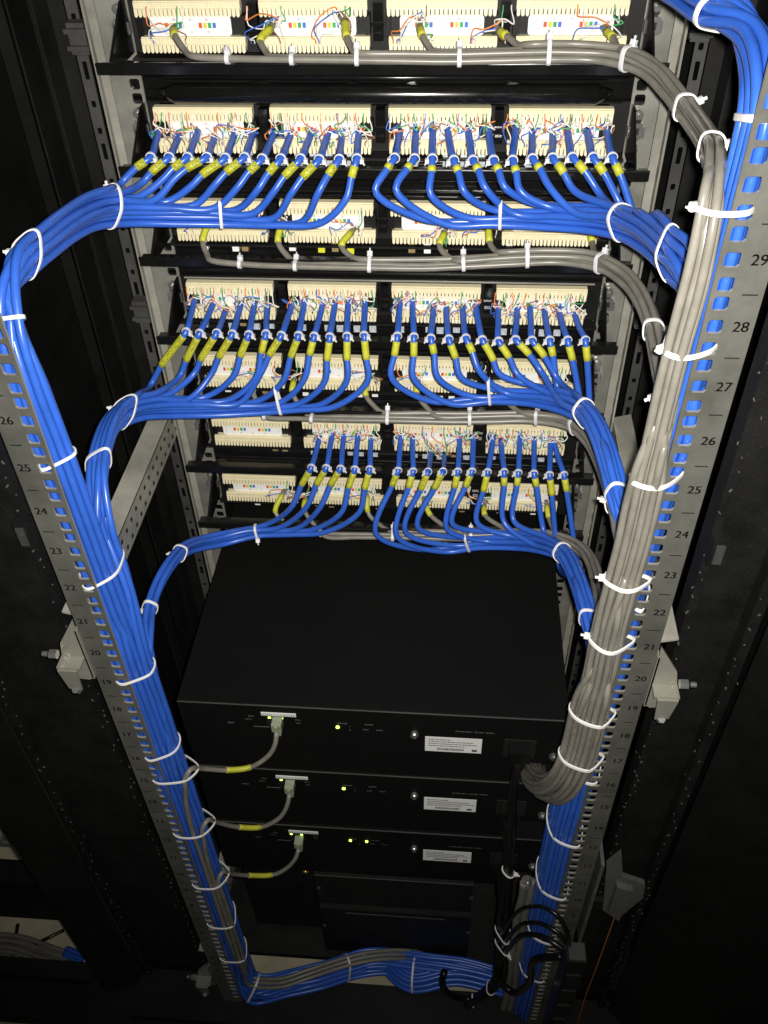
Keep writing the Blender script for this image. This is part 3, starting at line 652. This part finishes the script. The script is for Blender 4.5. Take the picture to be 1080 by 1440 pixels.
# ---- switches
SW = []
for i, zt in enumerate((701.5, 568, 431.5)):
    w0, w1 = -226, 214
    P = tag(empty('network_switch', (-6, 82, zt-88)), ['top black rack switch with a wide bare lid and white sticker on its face', 'middle black rack switch, its grey cable plugged in left of one green light', 'bottom black rack switch with two green lights side by side'][i], 'network switch', 'black rack switches under the patch panels')
    m = MB(); c = 1.2
    m.prism([(w0, 82, zt-88), (w0, 82, zt-c), (w0, 82+c, zt), (w0, 450, zt), (w0, 450, zt-88)], (w1-w0, 0, 0)); m.build('case', 'switchblack', P)
    m = MB(); m.box(w0, 166, 82.3, 440, zt-131, zt-88.2); m.build('lower_case', 'switchblack', P)
    m = MB(); m.box(w0+.3, w1-.3, 80.6, 81.9, zt-86, zt-1.2); m.build('rear_panel', 'switchblack', P)
    m = MB(); m.bar((w0+.5, 81.3, zt-.4), (w1-.5, 81.3, zt-.4), 1.4, 1.0); m.build('lid_edge', 'darkgrey', P)
    py = 80.5
    dx = [0, 0, 0][i]; k0 = i*1.5
    # network port with white strip above it
    px, pz = (-117.5, zt-22)
    m = MB(); sh = (0, 3, 6)[i]; m.box(px-13+sh, px+27+sh, py-1, py, zt-17, zt-11.5, 0)
    for q in range(15): m.box(px-11+q*2.5+sh, px-10.2+q*2.5+sh, py-1.2, py-1.02, zt-16, zt-13, 1)
    m.build('port_strip', ['card', 'greyprint'], P)
    m = MB(); m.box(px-8, px+10, py-.6, py, zt-37, zt-19.5); m.build('port_socket', 'ink', P)
    m = MB()
    for q in (-4, 10): m = MB(); m.box(px+q-1.6, px+q+1.6, py-1.2, py-.6, zt-22, zt-19.6); m.build('port_light', 'led', P)
    m = MB()
    if i < 2: m.cyl((-44, py, zt-33), (-44, py-1.5, zt-33), 2.1, 12)
    else:
        m.cyl((-42, py, zt-29), (-42, py-1.5, zt-29), 1.9, 12); m.build('status_light', 'led', P); m = MB(); m.cyl((-20, py, zt-29), (-20, py-1.5, zt-29), 1.9, 12)
    m.build('status_light', 'led', P)
    # legends
    m = MB()
    for (x, z, tx, s) in ((-168, -36, 'RESET', 3.2), (-150+7, -21, 'ETH', 3.4), (-146, -27, 'ETH 1', 3), (-92+3, -24, 'ETH 2', 2.6), (-92+3, -30, 'LINK', 2.6), (-38, -26, 'POWER', 3), (-8, -26, 'ALARM', 3), (-12, -36, 'RUN', 3), (4, -36, 'SYNC', 3), (-30, -31, '1', 3), (-30, -38, '2', 3), (112, -30, 'POWER INPUT  100-240V  50/60Hz', 2.9), (42, -46, 'GND', 2.8)):
        text_mb(m, tx, (x, py-.15, zt+z), (1, 0, 0), (0, 0, 1), s)
    for q in range(5): m.box(-142+q*0, -124+q*0, py-.2, py-.05, zt-40-1.0, zt-40.6) if q == 0 else None
    m.build('legend', 'greyprint', P)
    # sticker
    lx0, lx1, lz0, lz1 = 56, 121, zt-72, zt-43
    m = MB(); m.prism([(lx0, py, lz0), (lx1, py, lz0), (lx1, py, lz1), (lx0, py, lz1)], (0, -.4, 0)); 
    for q in range(4):
        z = lz1-4-q*4.2; wq = (24, 50, 56, 40)[q]
        x = lx0+4
        while x < lx0+4+wq:
            l = random.uniform(.8, 3.2); m.box(x, min(x+l, lx1-3), py-.55, py-.45, z-1.5, z, 1); x += l+.7
    x = lx0+14
    while x < lx1-20: l = random.uniform(.4, 1.3); m.box(x, x+l, py-.55, py-.45, lz0+3, lz0+7.5, 1); x += l+.6
    m.box(lx1-11, lx1-5, py-.55, py-.45, lz0+3, lz0+7, 1)
    m.build('sticker', ['card', 'darkgrey'], P)
    m = MB(); m.cyl((44, py, zt-37), (44, py-4, zt-37), 4.4, 6); m.cyl((44, py-4, zt-37), (44, py-7, zt-37), 2.4, 10); m.build('screw', 'zinc', P)
    m = MB(); m.cyl((204, py, zt-68), (204, py-4, zt-68), 5.2, 6); m.cyl((204, py-4, zt-68), (204, py-6, zt-68), 2.8, 10); m.build('screw', 'brass' if 0 else 'zinc', P)
    # power inlet
    m = MB(); m.box(146, 182, py-1.2, py, zt-74, zt-40); m.build('power_inlet', 'ink', P)
    # far edge lip and ear
    SW.append((zt, py))
# the three grey uplinks
up = [[(389, 1030, 66), (387, 1046, 60), (378, 1062, 56), (352, 1079, 50), (318, 1083, 40), (285, 1081, 25), (268, 1082, 10)],
      [(407, 1117, 66), (404, 1132, 60), (393, 1150, 55), (368, 1163, 50), (335, 1163, 40), (307, 1157, 25), (291, 1154, 10)],
      [(420, 1194, 66), (416, 1206, 60), (404, 1220, 55), (385, 1230, 50), (350, 1231, 40), (326, 1229, 25), (312, 1227, 10)]]
lm = Path(left_main(560))
offs = [(12.5, 2), (9, 8), (13, -5)]
LMfull = Path(left_main(1225))
for i, c in enumerate(up):
    P0 = A(c); z = P0[-1][2]; pts = list(P0)
    x0_, y0_ = P0[-1][0], P0[-1][1]; x_ = -212+i*5.5; y_ = -1+i
    for dz in (9, 30, 60, 110, 180, 260, 350, 440):
        if z-dz > 100: f_ = min(1, dz/80); pts.append(np.array([(x0_-5)*(1-f_)+x_*f_, (y0_-6)*(1-f_)+y_*f_+random.uniform(-.6, .6), z-dz]))
    g = [(352, 1380, 64), (395, 1382, 66), (430, 1371, 68), (478, 1355, 64), (520, 1345, 60), (560, 1342, 50), (600, 1346, 25)]
    pts += [at(u, v+(i-1)*6, Z=zz) for u, v, zz in g]
    make_cable('uplink_cable', pts, 2.9, 'grey', ['grey cable plugged into the top rack switch, yellow tag lying level', 'grey cable plugged into the middle rack switch and curving to the left bundle', 'grey cable plugged into the bottom rack switch beside the brass knob'][i], 'grey uplink cables of the switches',
        (P0[3], P0[4]))
    o = bpy.data.objects[[o.name for o in COL.objects if o.name.startswith('uplink_cable')][-1]]
    zt = SW[i][0]; px = P0[0][0]
    m = MB(); zz = P0[0][2]; m.box(px-5.6, px+5.6, 67, 79.5, zz-1, zz+11); m.box(px-2, px+2, 65, 66.9, zz+1, zz+10); m.bar((px, 71, zz-9), (px, 71, zz-1.1), 8.5, 8, up=(0, 1, 0)); m.build('plug', 'clear', o)
    m = MB(); [m.box(px-4+q*1.1, px-3.5+q*1.1, 66.2, 66.9, zz+6, zz+10.5) for q in range(8)]; m.build('contacts', 'gold', o)
# ---- other gear lower down
P = tag(empty('equipment_box', (12, 80, 60)), 'dark narrow double box low in the rack above the bottom blue bundles', 'equipment box')
m = MB(); m.box(-100, 128, 82, 400, 200, 292); m.box(-101, 130, 86, 400, 14, 172); m.build('case', 'blackdusty', P)
m = MB(); m.bar((-100, 81, 291.5), (128, 81, 291.5), 1.3, 1.2); m.bar((-60, 81, 171), (90, 81, 171), 1.3, 1.2); m.build('lid_edge', 'darkgrey', P)
for x, z in ((-99, 250), (-99, 120), (124, 250), (124, 130)): m = MB(); m.cyl((x+3, 81.8, z), (x+3, 79.5, z), 3, 8); m.build('screw', 'darkgrey', P)
m = MB(); c = at(430, 1222, Y=120); m.cyl(c+[0, 0, 0], c+[0, -4, 0], 5.2, 20); m.cyl(c+[0, -4, 0], c+[0, -6, 0], 3.6, 20, r2=2.5)
tag(m.build('brass_knob', 'brass', origin=c), 'small round brass knob on the dark plate under the bottom switch', 'knob')
m = MB(); m.box(-224, -103, 124.1, 130, 6, 330); m.box(-224, -103, 122, 124, 300, 303)
for k in range(9): m.box(-215+k*12, -212+k*12, 122.5, 124, 60, 280)
tag(m.build('blanking_plate', 'blackdusty', origin=(-165, 125, 6)), 'dusty ribbed black plate left of the narrow double box', 'plate')
# ---- power cords, trunk and strip on the right
cordset = [[(730, 1062, 72), (727, 1082, 62), (722, 1110, 55), (720, 1180, 50), (716, 1240, 45), (712, 1300, 40), (706, 1345, 32), (690, 1385, 26), (660, 1405, 22), (632, 1398, 20), (622, 1380, 22), (625, 1366, 30)],
           [(716, 1145, 72), (712, 1165, 62), (714, 1200, 55), (710, 1250, 45), (705, 1300, 40), (712, 1340, 30), (705, 1380, 20), (680, 1400, 14), (655, 1415, 4)],
           [(706, 1215, 72), (704, 1240, 62), (706, 1270, 50), (702, 1300, 42), (702, 1340, 34), (700, 1375, 22), (720, 1395, 8), (745, 1380, 0), (752, 1350, -6), (790, 1345, -20)]]
for i, c in enumerate(cordset):
    P0 = A(c); make_o = make_cable('mains_cable', P0, 5.3, 'black_pvc', ['thick black power cord from the top rack switch ending in a floor loop', 'black power cord from the middle rack switch in the vertical black trunk', 'black power cord from the bottom rack switch turning right at the floor'][i], 'black power cords of the switches', cat='power cord')
    q = P0[0]; m = MB(); m.box(q[0]-12, q[0]+12, 62, 79.5, q[2]-2, q[2]+18); m.bar((q[0], 70, q[2]-20), (q[0], 70, q[2]-2), 13, 13, up=(0, 1, 0)); m.bar((q[0], 70, q[2]-34), (q[0], 70, q[2]-20.1), 9, 9, up=(0, 1, 0)); m.build('plug', 'black_pvc', make_o)
for i, (v0, lab) in enumerate(((1278, 'uppermost thin black cord arching to the power strip'), (1300, 'middle thin black cord arching to the power strip'), (1316, 'lowest and thickest black cord arching to the power strip'))):
    c = [(706, v0+34, 30), (722, v0+10, 12), (740, v0-2, 0), (765, v0-2+i*2, -12), (785, v0+10+i*2, -22), (796+i*2, v0+28, -30), (800+i*1.5, v0+45, -34), (801+i*1.5, v0+75, -36)]
    make_cable('mains_cable', A(c), (2.6, 2.8, 3.6)[i], 'black_pvc', lab, 'cords arching to the power strip', cat='power cord')
P = tag(empty('power_strip', (252, -36, 0)), 'black upright power strip with a grey top at the foot of the right rail', 'power strip')
m = MB(); a = at(800, 1322, Y=-40); m.box(238, 262, -52, -28, -8, 388); m.build('body', 'black_pvc', P)
m = MB(); m.box(240, 260, -51, -30, 388.2, 394); m.build('end_cap', 'darkgrey', P)
for k in range(6): m = MB(); m.box(241, 259, -54.5, -52.1, 60+k*52, 92+k*52); m.build('socket', 'ink', P)
for i, x in enumerate((186, 196)):
    pts = [np.array([x, 30+4*i, 418]), np.array([x+1, 30, 380]), np.array([x-1, 30, 320]), np.array([x+1, 28, 250]), np.array([x+2-2*i, 26, 180]), np.array([x+4, 24, 100]), np.array([x+4, 22, 50]), np.array([x+2, 20, -12])]
    make_cable('grounding_cable', pts, 5.2, 'grey', ['left one of two thick grey cables hanging beside the black trunk', 'right one of two thick grey cables hanging beside the black trunk'][i], 'thick grey cables beside the trunk', cat='cable')
m = MB(); m.cyl((190, 32, 424), (190, 26, 424), 5, 6); m.cyl((190, 26, 424), (190, 18, 424), 2.5, 10); m.cyl((190, 32, 420), (190, 32, 412), 7, 12)
tag(m.build('earth_bolt', 'zinc', origin=(190, 30, 420)), 'bright bolt atop the two thick grey cables', 'bolt')
pts = [at(868, 1280, Y=-6), at(857, 1310, Y=-8), at(838, 1362, Y=-12), at(822, 1405, Y=-16), at(806, 1460, Y=-22)]
make_cable('copper_wire', pts, .8, 'copper', 'thin orange copper wire hanging from the lower right bracket', None, cat='wire')
# ---- blue bundle lying along the bottom right, and the floor bits beyond
bb = Path([at(535, 1325, Z=-30), at(540, 1345, Z=10), at(556, 1368, Z=24), at(580, 1382, Z=26), at(640, 1372, Z=34), at(690, 1382, Z=34), at(730, 1392, Z=26), at(760, 1396, Z=4)])
sl = pack(14, 6.5, 8, 15)
for i in range(14): make_cable('network_cable', [bb.off(k, np.array(sl[i])*(1.0)) for k in range(0, len(bb.P), 3)], RB, 'blue', 'blue network cable in the short bundle lying at the bottom right above the base beam', 'blue cables lying at the bottom right')
gg = Path([at(-40, 1335, Z=-44), at(20, 1340, Z=-44), at(55, 1352, Z=-42), at(85, 1362, Z=-44), at(120, 1366, Z=-48)])
sl = pack(9, 9, 30, 8)
for i in range(9): make_cable('floor_cable', [gg.off(k, sl[i]) for k in range(0, len(gg.P), 4)], 4.2, 'grey', 'grey cable in the loose bundle on the floor at the bottom left', 'grey cables on the floor at the bottom left', cat='cable')
gb = Path([at(92, 1338, Z=-40), at(110, 1345, Z=-40), at(128, 1352, Z=-40), at(150, 1362, Z=-40)])
sl = pack(7, 6.4, 12, 9)
for i in range(7): make_cable('floor_cable', [gb.off(k, sl[i]) for k in range(0, len(gb.P), 3)], 3.1, 'blue', 'blue cable in the tied stub on the floor at the bottom left', 'blue cables on the floor at the bottom left', cat='cable')
for i, (a_, b_) in enumerate((((25, 1300), (18, 1345)), ((45, 1330), (90, 1308)))):
    make_cable('floor_cable', [at(*a_, Z=-54), (at(*a_, Z=-50)+at(*b_, Z=-50))/2, at(*b_, Z=-54)], 3.2, 'black_pvc', ['short black cable lying straight on the bottom left floor patch', 'slanting black cable on the bottom left floor patch'][i], None, cat='cable')
m = MB(); m.box(-900, -499, 112, 126, -10, 128); m.box(-900, -499, 126.1, 150, 100, 128); tag(m.build('neighbour_base_panel', 'blackmetal', origin=(-700, 120, 0)), 'black panel of the next cabinet crossing the lower left edge', 'panel')
m = MB(); m.box(-1100, -487, 20, 48, -60, -10); m.box(-1100, -487, -36, 19.9, -60, -30); tag(m.build('neighbour_sill', 'blackdusty', origin=(-700, 30, -60)), 'black floor sill in front of the grey cables at the lower left', 'sill')
m = MB(); m.box(-1100, -541, -190, -60, -60, -22); m.box(-1100, -541, -60, -56, -60, -16); tag(m.build('floor_tray', 'darkgrey', origin=(-700, -100, -60)), 'dark grey metal tray in the bottom left corner', 'tray')
c = at(-2, 1176, Y=140); m = MB(); m.cyl(c, c+[0, 60, 0], 16, 20); m.cyl(c+[0, -8, 0], c, 9, 16); m.box(c[0]-60, c[0]+26, 138, 200, c[2]-28, c[2]-18)
tag(m.build('pale_fitting', 'galv', origin=c), 'pale grey fitting showing at the left edge above the black panel', 'fitting')

# ================================================================== TIES round bundles
def wrap(P0, T, reach, kinds, label, group, w=1.7, hole=None, head=None, maxd=70, mat_='white', th=1.2):
    P0 = np.array(P0, float); T = np.array(T, float); T /= np.linalg.norm(T)
    x = np.cross(T, (0, 0, 1)) if abs(T[2]) < .8 else np.cross(T, (0, 1, 0)); x /= np.linalg.norm(x); y = np.cross(T, x)
    pts = []
    for P, r, k in allc:
        if k not in kinds: continue
        d = (P-P0)@T
        for i in np.where(d[:-1]*d[1:] <= 0)[0]:
            t = d[i]/(d[i]-d[i+1]+1e-9); q = P[i]+(P[i+1]-P[i])*t-P0
            if np.linalg.norm(q) < reach:
                for a in np.linspace(0, 2*math.pi, 12, endpoint=False): pts.append((q@x+(r+.9)*math.cos(a), q@y+(r+.9)*math.sin(a)))
    if not pts: return None
    if hole is not None: q = np.array(hole)-P0; pts += [(q@x+dx, q@y+dy) for dx in (-1, 1) for dy in (-1, 1)]
    h = np.array(hull2(pts)); h = np.vstack([h, h[:1]]); L = np.concatenate([[0], np.cumsum(np.linalg.norm(np.diff(h, axis=0), axis=1))])
    q = np.linspace(0, L[-1], 44, endpoint=False); hx = np.interp(q, L, h[:, 0]); hy = np.interp(q, L, h[:, 1])
    for _ in range(5): hx = (hx*2+np.roll(hx, 1)+np.roll(hx, -1))/4; hy = (hy*2+np.roll(hy, 1)+np.roll(hy, -1))/4
    W = np.array([P0+x*a+y*b for a, b in zip(hx, hy)])
    c = W.mean(0); W = c+(W-c)*1.0
    m = MB(); m.ring(W, T*w, th); o = m.build('cable_tie', mat_, origin=W[0]); tag(o, label, 'cable tie', group)
    # head where the loop shows at its outline nearest to the wanted side
    if head is not None:
        uvs = np.array([uv_of(p) for p in W]); hd = np.array(head, float); i = int((uvs@hd).argmax()); p = W[i]; out = (p-c)/np.linalg.norm(p-c)
        m = MB(); m.bar(p-out*.5, p+out*4.6, 4.6, 5.2, up=T); m.bar(p+out*4.4, p+out*7.5, 2.2, 1.2, up=T); m.build('tie_head', mat_, o)
    return o
def bt(path, u, v, kinds, label, group, reach=26, head=None, tilt=0, **k):
    i = path.near((u, v)); T = path.T[i]
    return wrap(path.P[i], T, reach, kinds, label, group, head=head, **k)
G1 = 'white ties round the blue bundles'
Bl = ('blue',)
for key, L in {'2L': [(308, 287, 'white tie round the upper left blue bundle, below the yellow tags', None), (157, 287, 'wide white tie where the upper left blue bundle passes the front rail', (-1, -.6)), (42, 358, 'white tie on the shoulder of the upper left blue bundle', (-1, 0)), (17, 450, 'white tie where the upper left blue bundle meets the left rail', None)],
               '4L': [(393, 557, 'white tie round the middle left blue bundle under the fourth panel', None), (172, 578, 'white tie with its head out left on the bend of the middle left blue bundle', (-1, -.3)), (137, 647, 'white tie round the middle left blue bundle just above the joining point', None)],
               '6L': [(361, 746, 'white tie round the thin left bundle of five blue cables', (0, 1)), (251, 778, 'white tie on the upper bend of the thin left blue bundle', (-1, -.2)), (210, 858, 'white tie low on the thin left blue bundle', (-1, .3))],
               '2R': [(708, 287, 'white tie round the upper right blue bundle, below the yellow tags', None), (868, 301, 'wide white tie where the upper right blue bundle passes the front rail', None), (943, 358, 'white tie on the shoulder of the upper right blue bundle', None)],
               '4R': [(686, 544, 'white tie round the middle right blue bundle under the fourth panel', None), (820, 574, 'white tie on the bend of the middle right blue bundle', None), (867, 692, 'white tie low on the middle right blue bundle beside the grey cables', None)],
               '6R': [(655, 754, 'white tie round the lowest right blue bundle above the switch lid', None), (791, 775, 'white tie on the bend of the lowest right blue bundle', None), (828, 868, 'white tie low on the lowest right blue bundle', None)]}.items():
    for (u, v, lab, hd) in L:
        i = BR[key].near((u, v)); o = wrap(BR[key].P[i], BR[key].T[i], 22, Bl, lab, G1, head=hd, w=1.6)
for (u, v, lab, hd) in [(1010, 12, 'white tie at the top edge round the right corner blue bundle', None), (1060, 158, 'white tie round the right corner blue bundle beside the rail top', None)]:
    i = full0R.near((u, v)); wrap(full0R.P[i], full0R.T[i], 26, Bl, lab, G1, head=hd, w=2.2)
Gr = ('grey',); G2 = 'white ties round the grey bundles'
for key, L in {0: [(325, 72), (412, 72), (506, 73), (641, 75), (770, 73), (888, 80)], 2: [(340, 363), (413, 366), (518, 368), (648, 367), (744, 362), (848, 368)], 4: [(370, 579), (439, 582), (547, 584), (660, 586), (752, 585), (808, 598)], 6: [(450, 748), (552, 750), (662, 752)]}.items():
    for n, (u, v) in enumerate(L):
        i = GB[key].near((u, v)); wrap(GB[key].P[i]+np.array([0, 0, 0]), GB[key].T[i], 18, Gr, f'{ORD[n+1]} white tie from the left on the grey bundle along the {PNAME[key]} patch panel', G2, head=(0, -1), w=2.0, hole=GB[key].P[i]+np.array([0, 5, -7]), mat_='tiewhite')
for key, u, v, lab, hd in [(0, 963, 150, 'white tie with a round head high on the upper right grey bend', (1, -.3)), (0, 1000, 205, 'white tie on the lower end of the upper right grey bend', (1, -.2)), (2, 916, 462, 'white tie with its head out right on the middle grey bend', (1, .2)), (2, 934, 552, 'white tie where the middle grey branch meets the big grey bundle', (-1, 0)), (4, 862, 706, 'white tie on the thin grey branch behind the middle right blue bundle', (-1, 0))]:
    i = GB[key].near((u, v)); wrap(GB[key].P[i], GB[key].T[i], 22, Gr, lab, G2, head=hd, w=1.9)
# ties through the rail holes
both = ('blue', 'grey')
def rail_tie(sx, v, lab, kinds, reach, cx, cy, head=None, w=1.75, Zc=None, hy=-3.5):
    # height where the rail hole shows at picture row v
    zs = np.arange(30, 1400, 2.); rows = np.array([uv_of((sx*232.5, 0, z))[1] for z in zs]); z = float(zs[np.abs(rows-v).argmin()])
    n = round(z/15.875); z = round(z/(U/3))*(U/3)
    return wrap((cx, cy, z), (0.05*sx, .12, 1), reach, kinds, lab, 'white ties looped through the rail holes', hole=(sx*232.5, hy, z), head=head, w=w, th=1.4)
for v, lab, kinds, cx, cy, rch, hd in [
        (300, 'bright white tie looped through the right rail above number 29', both, 214, 8, 46, (-1, 0)), (493, 'bright white tie looped through the right rail below number 28', both, 212, 4, 46, (-1, 0)),
        (665, 'white tie looped through the right rail at number 25, two loops below the bright head', both, 212, 4, 46, None), (805, 'white tie with a round head looped through the right rail at number 23', Gr, 208, -6, 40, (-1, -.2)),
        (862, 'short white tie round the hidden blue cables at number 22 on the right rail', Bl, 222, 25, 40, None), (886, 'white tie with a round head looped through the right rail below number 22', Gr, 208, -6, 40, (-1, -.3)),
        (996, 'white tie looped through the right rail at number 19, just above the thick tie', Gr, 205, -6, 45, None), (1058, 'thick white tie looped round the grey bundle between numbers 18 and 17', Gr, 205, -6, 45, None),
        (1105, 'short white tie at number 16 on the right rail under the grey bundle', Bl, 218, 26, 40, None), (1192, 'white tie round the lower right blue run near number 13', Bl, 216, 27, 40, None), (1268, 'white tie round the lower right blue run beside the black cords', Bl, 216, 27, 40, None), (1330, 'white tie low on the right blue run behind the arching cords', Bl, 216, 27, 40, (-1, 0)), (1382, 'lowest white tie on the right rail', Bl, 216, 27, 40, None)]:
    rail_tie(1, v, lab, kinds, rch, cx, cy, head=hd)
for v, lab, rch in [(665, 'topmost white tie looped through the left rail, at number 25', 30), (828, 'second white tie from the top on the left rail, just above the silver bracket', 42), (962, 'white tie looped through the left rail below the silver bracket', 46), (1068, 'white tie on the left rail just above the top grey uplink', 40), (1097, 'white tie on the left rail at the top grey uplink', 46), (1172, 'white tie on the left rail at the middle grey uplink', 46), (1244, 'white tie on the left rail at the bottom grey uplink', 46), (1298, 'thin white tie on the left rail under the bottom grey uplink', 46), (1346, 'thin white tie low on the left rail', 46)]:
    rail_tie(-1, v, lab, both, rch, -212, 18, w=1.2)
# ties on the bottom bundles and the trunk
T_ = Path([at(352, 1392, Z=30), at(392, 1385, Z=26), at(430, 1378, Z=28), at(478, 1364, Z=22), at(520, 1352, Z=16)])
wrap(at(358, 1385, Z=40), (1, -.2, -.35), 50, both, 'large white tie at the corner where the left run turns along the floor', 'white ties low in the cabinet')
wrap(at(487, 1362, Z=28), T_.T[-12], 50, both, 'white tie round the mixed blue and grey bundle along the floor', 'white ties low in the cabinet')
wrap(bb.P[bb.near((583, 1380))], bb.T[bb.near((583, 1380))], 40, Bl, 'white tie round the short blue bundle lying at the bottom right', 'white ties low in the cabinet')
wrap(gb.P[len(gb.P)//2], gb.T[len(gb.P)//2], 30, Bl, 'white tie on the blue stub on the floor at the bottom left', 'white ties low in the cabinet')
bk = ('black_pvc',)
for (u, v, y, rch, lab, hd) in ((718, 1226, 48, 22, 'white tie with a round head on the black cord trunk below the bottom switch', (1, 0)), (708, 1305, 42, 20, 'thin white tie halfway down the black cord trunk', None), (708, 1322, 40, 26, 'white tie with a head on the black cord trunk beside the double box', (1, 1)), (703, 1388, 24, 30, 'white tie at the foot of the black cord trunk', (1, -.5)), (665, 1406, 20, 26, 'white tie on the black cord loop on the floor', (0, 1))):
    wrap(at(u, v, Y=y), (.2, 0, 1) if v < 1395 else (1, 0, .2), rch, bk, lab, 'white ties on the black cords', head=hd, w=1.4)
print('objects', len(bpy.data.objects), 'tris', sum(len(o.data.polygons)*2 for o in bpy.data.objects if o.type == 'MESH'))
